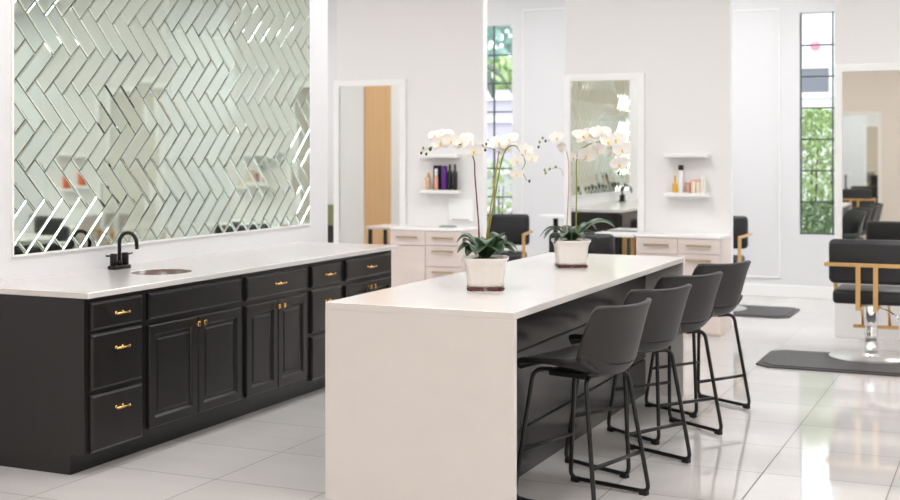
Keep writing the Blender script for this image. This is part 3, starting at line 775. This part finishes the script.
shrub('leafy_tree', 'hazy teal green tree high in the left slim window', -12.4, 32.5, 2.0, 7.2, 'bush_teal', 1900, .2, cat='tree', grp='trees beyond the windows')
shrub('leafy_tree', 'lime green tree crown in the left slim window', -11.2, 28.6, 1.5, 4.2, 'bush', 1300, .14, cat='tree', grp='trees beyond the windows')
shrub('leafy_shrub', 'green bush outside the window past the right edge', 2.2, 16.0, .9, 2.6, 'bush', 1600, .09)
# palm
t = thing('palm', 'dark drooping palm fronds in the top of the left slim window', 'palm', (-7.52, 17.6, -.45), 0)
bm = bmesh.new(); tube(bm, [(0, 0, 0), (.02, 0, 1.5), (0, 0, 3.2)], .05, 8, .035); obj('trunk', bm, 'bark', t)
for k in range(9):
    a = k * 2 * PI / 9; bm = bmesh.new(); rows = []
    for i in range(8):
        s = i / 7; p = Vector((.75 * s, 0, 3.2 + .25 * math.sin(s * 2.6) - .55 * s * s)); w = .10 * math.sin(PI * (s * .9 + .08))
        rows.append([bm.verts.new(Matrix.Rotation(a, 3, 'Z') @ (p + Vector((0, w * u, -abs(u) * w * .5)))) for u in (-1, 0, 1)])
    for a_, b_ in zip(rows, rows[1:]):
        for j in range(2): bm.faces.new((a_[j], a_[j + 1], b_[j + 1], b_[j]))
    obj('frond', bm, 'palm', t)
# lavender building with white bands beyond the left window
t = thing('neighbouring_house', 'pale lavender house with white horizontal bands beyond the left window', 'building', (0, 0, 0))
obj('wall', B(-13.5, -8.4, 24, 26, -.45, 2.8), 'house', t)
for z in (.4, 1.15, 1.7, 2.2, 2.65): obj('band', B(-13.5, -8.35, 23.9, 24.0, z - .06, z + .06), 'house_white', t)
t = thing('neighbouring_house', 'white house with one grey window beyond the right slim window', 'building', (0, 0, 0))
obj('wall', B(-6.0, -1.0, 26, 29, -.45, 4.4), 'house_white', t)
f = obj('window', B(-4.05, -3.35, 25.93, 26.0, 2.72, 3.2), 'house_glass', t)
bm = bmesh.new()
for a in ((-4.15, -3.25, 3.2, 3.3), (-4.15, -3.25, 2.62, 2.72), (-4.15, -4.05, 2.72, 3.2), (-3.35, -3.25, 2.72, 3.2)): box(bm, a[0], a[1], 25.9, 26.0, a[2], a[3])
obj('window_frame', bm, 'trim', f)

t = thing('wall_sign', 'white sign with a pink dot and grey marks on the white house outside', 'sign', (-3.68, 25.97, 3.6))
obj('board', B(-.42, .36, 0, .028, -.42, .2, .003), 'house_white', t)
bm = bmesh.new(); lathe(bm, [(.10, 0), (.10, .012)], n=24, rot=Matrix.Translation((.06, 0, .05)) @ Matrix.Rotation(PI / 2, 4, 'X')); obj('dot', bm, 'pink', t)
bm = bmesh.new()
for z, xs in ((-.14, ((-.30, -.18), (-.15, -.04), (.0, .06))), (-.32, ((-.24, -.12), (-.08, .02), (.05, .16)))):
    for a, b in xs: box(bm, a, b, -.006, 0, z - .025, z + .025)
obj('marks', bm, 'house', t)

# ------------------------------------------------------------------ world, camera
w = bpy.data.worlds.new('world'); bpy.context.scene.world = w; w.use_nodes = True
bg = w.node_tree.nodes['Background']; bg.inputs[0].default_value = (.90, .95, 1.0, 1); bg.inputs[1].default_value = 1.3
cam = bpy.data.cameras.new('camera'); co = bpy.data.objects.new('camera', cam); C.objects.link(co)
co.location = (0, 0, 1.6); co.rotation_euler = (R(90), 0, R(24))
cam.sensor_width = 36; cam.lens = 1269 * 36 / 900; cam.shift_y = -101 / 900; cam.clip_start = .05; cam.clip_end = 200
cam.dof.use_dof = True; cam.dof.focus_distance = 6.1; cam.dof.aperture_fstop = 2.8
sc_ = bpy.context.scene; sc_.camera = co
vs = sc_.view_settings; vs.view_transform = 'Standard'; vs.look = 'None'; vs.exposure = 1.0; vs.gamma = 1; vs.use_curve_mapping = False
sc_.cycles.max_bounces = 14; sc_.cycles.diffuse_bounces = 7; sc_.cycles.glossy_bounces = 8; sc_.cycles.transmission_bounces = 8
sc_.cycles.caustics_reflective = False
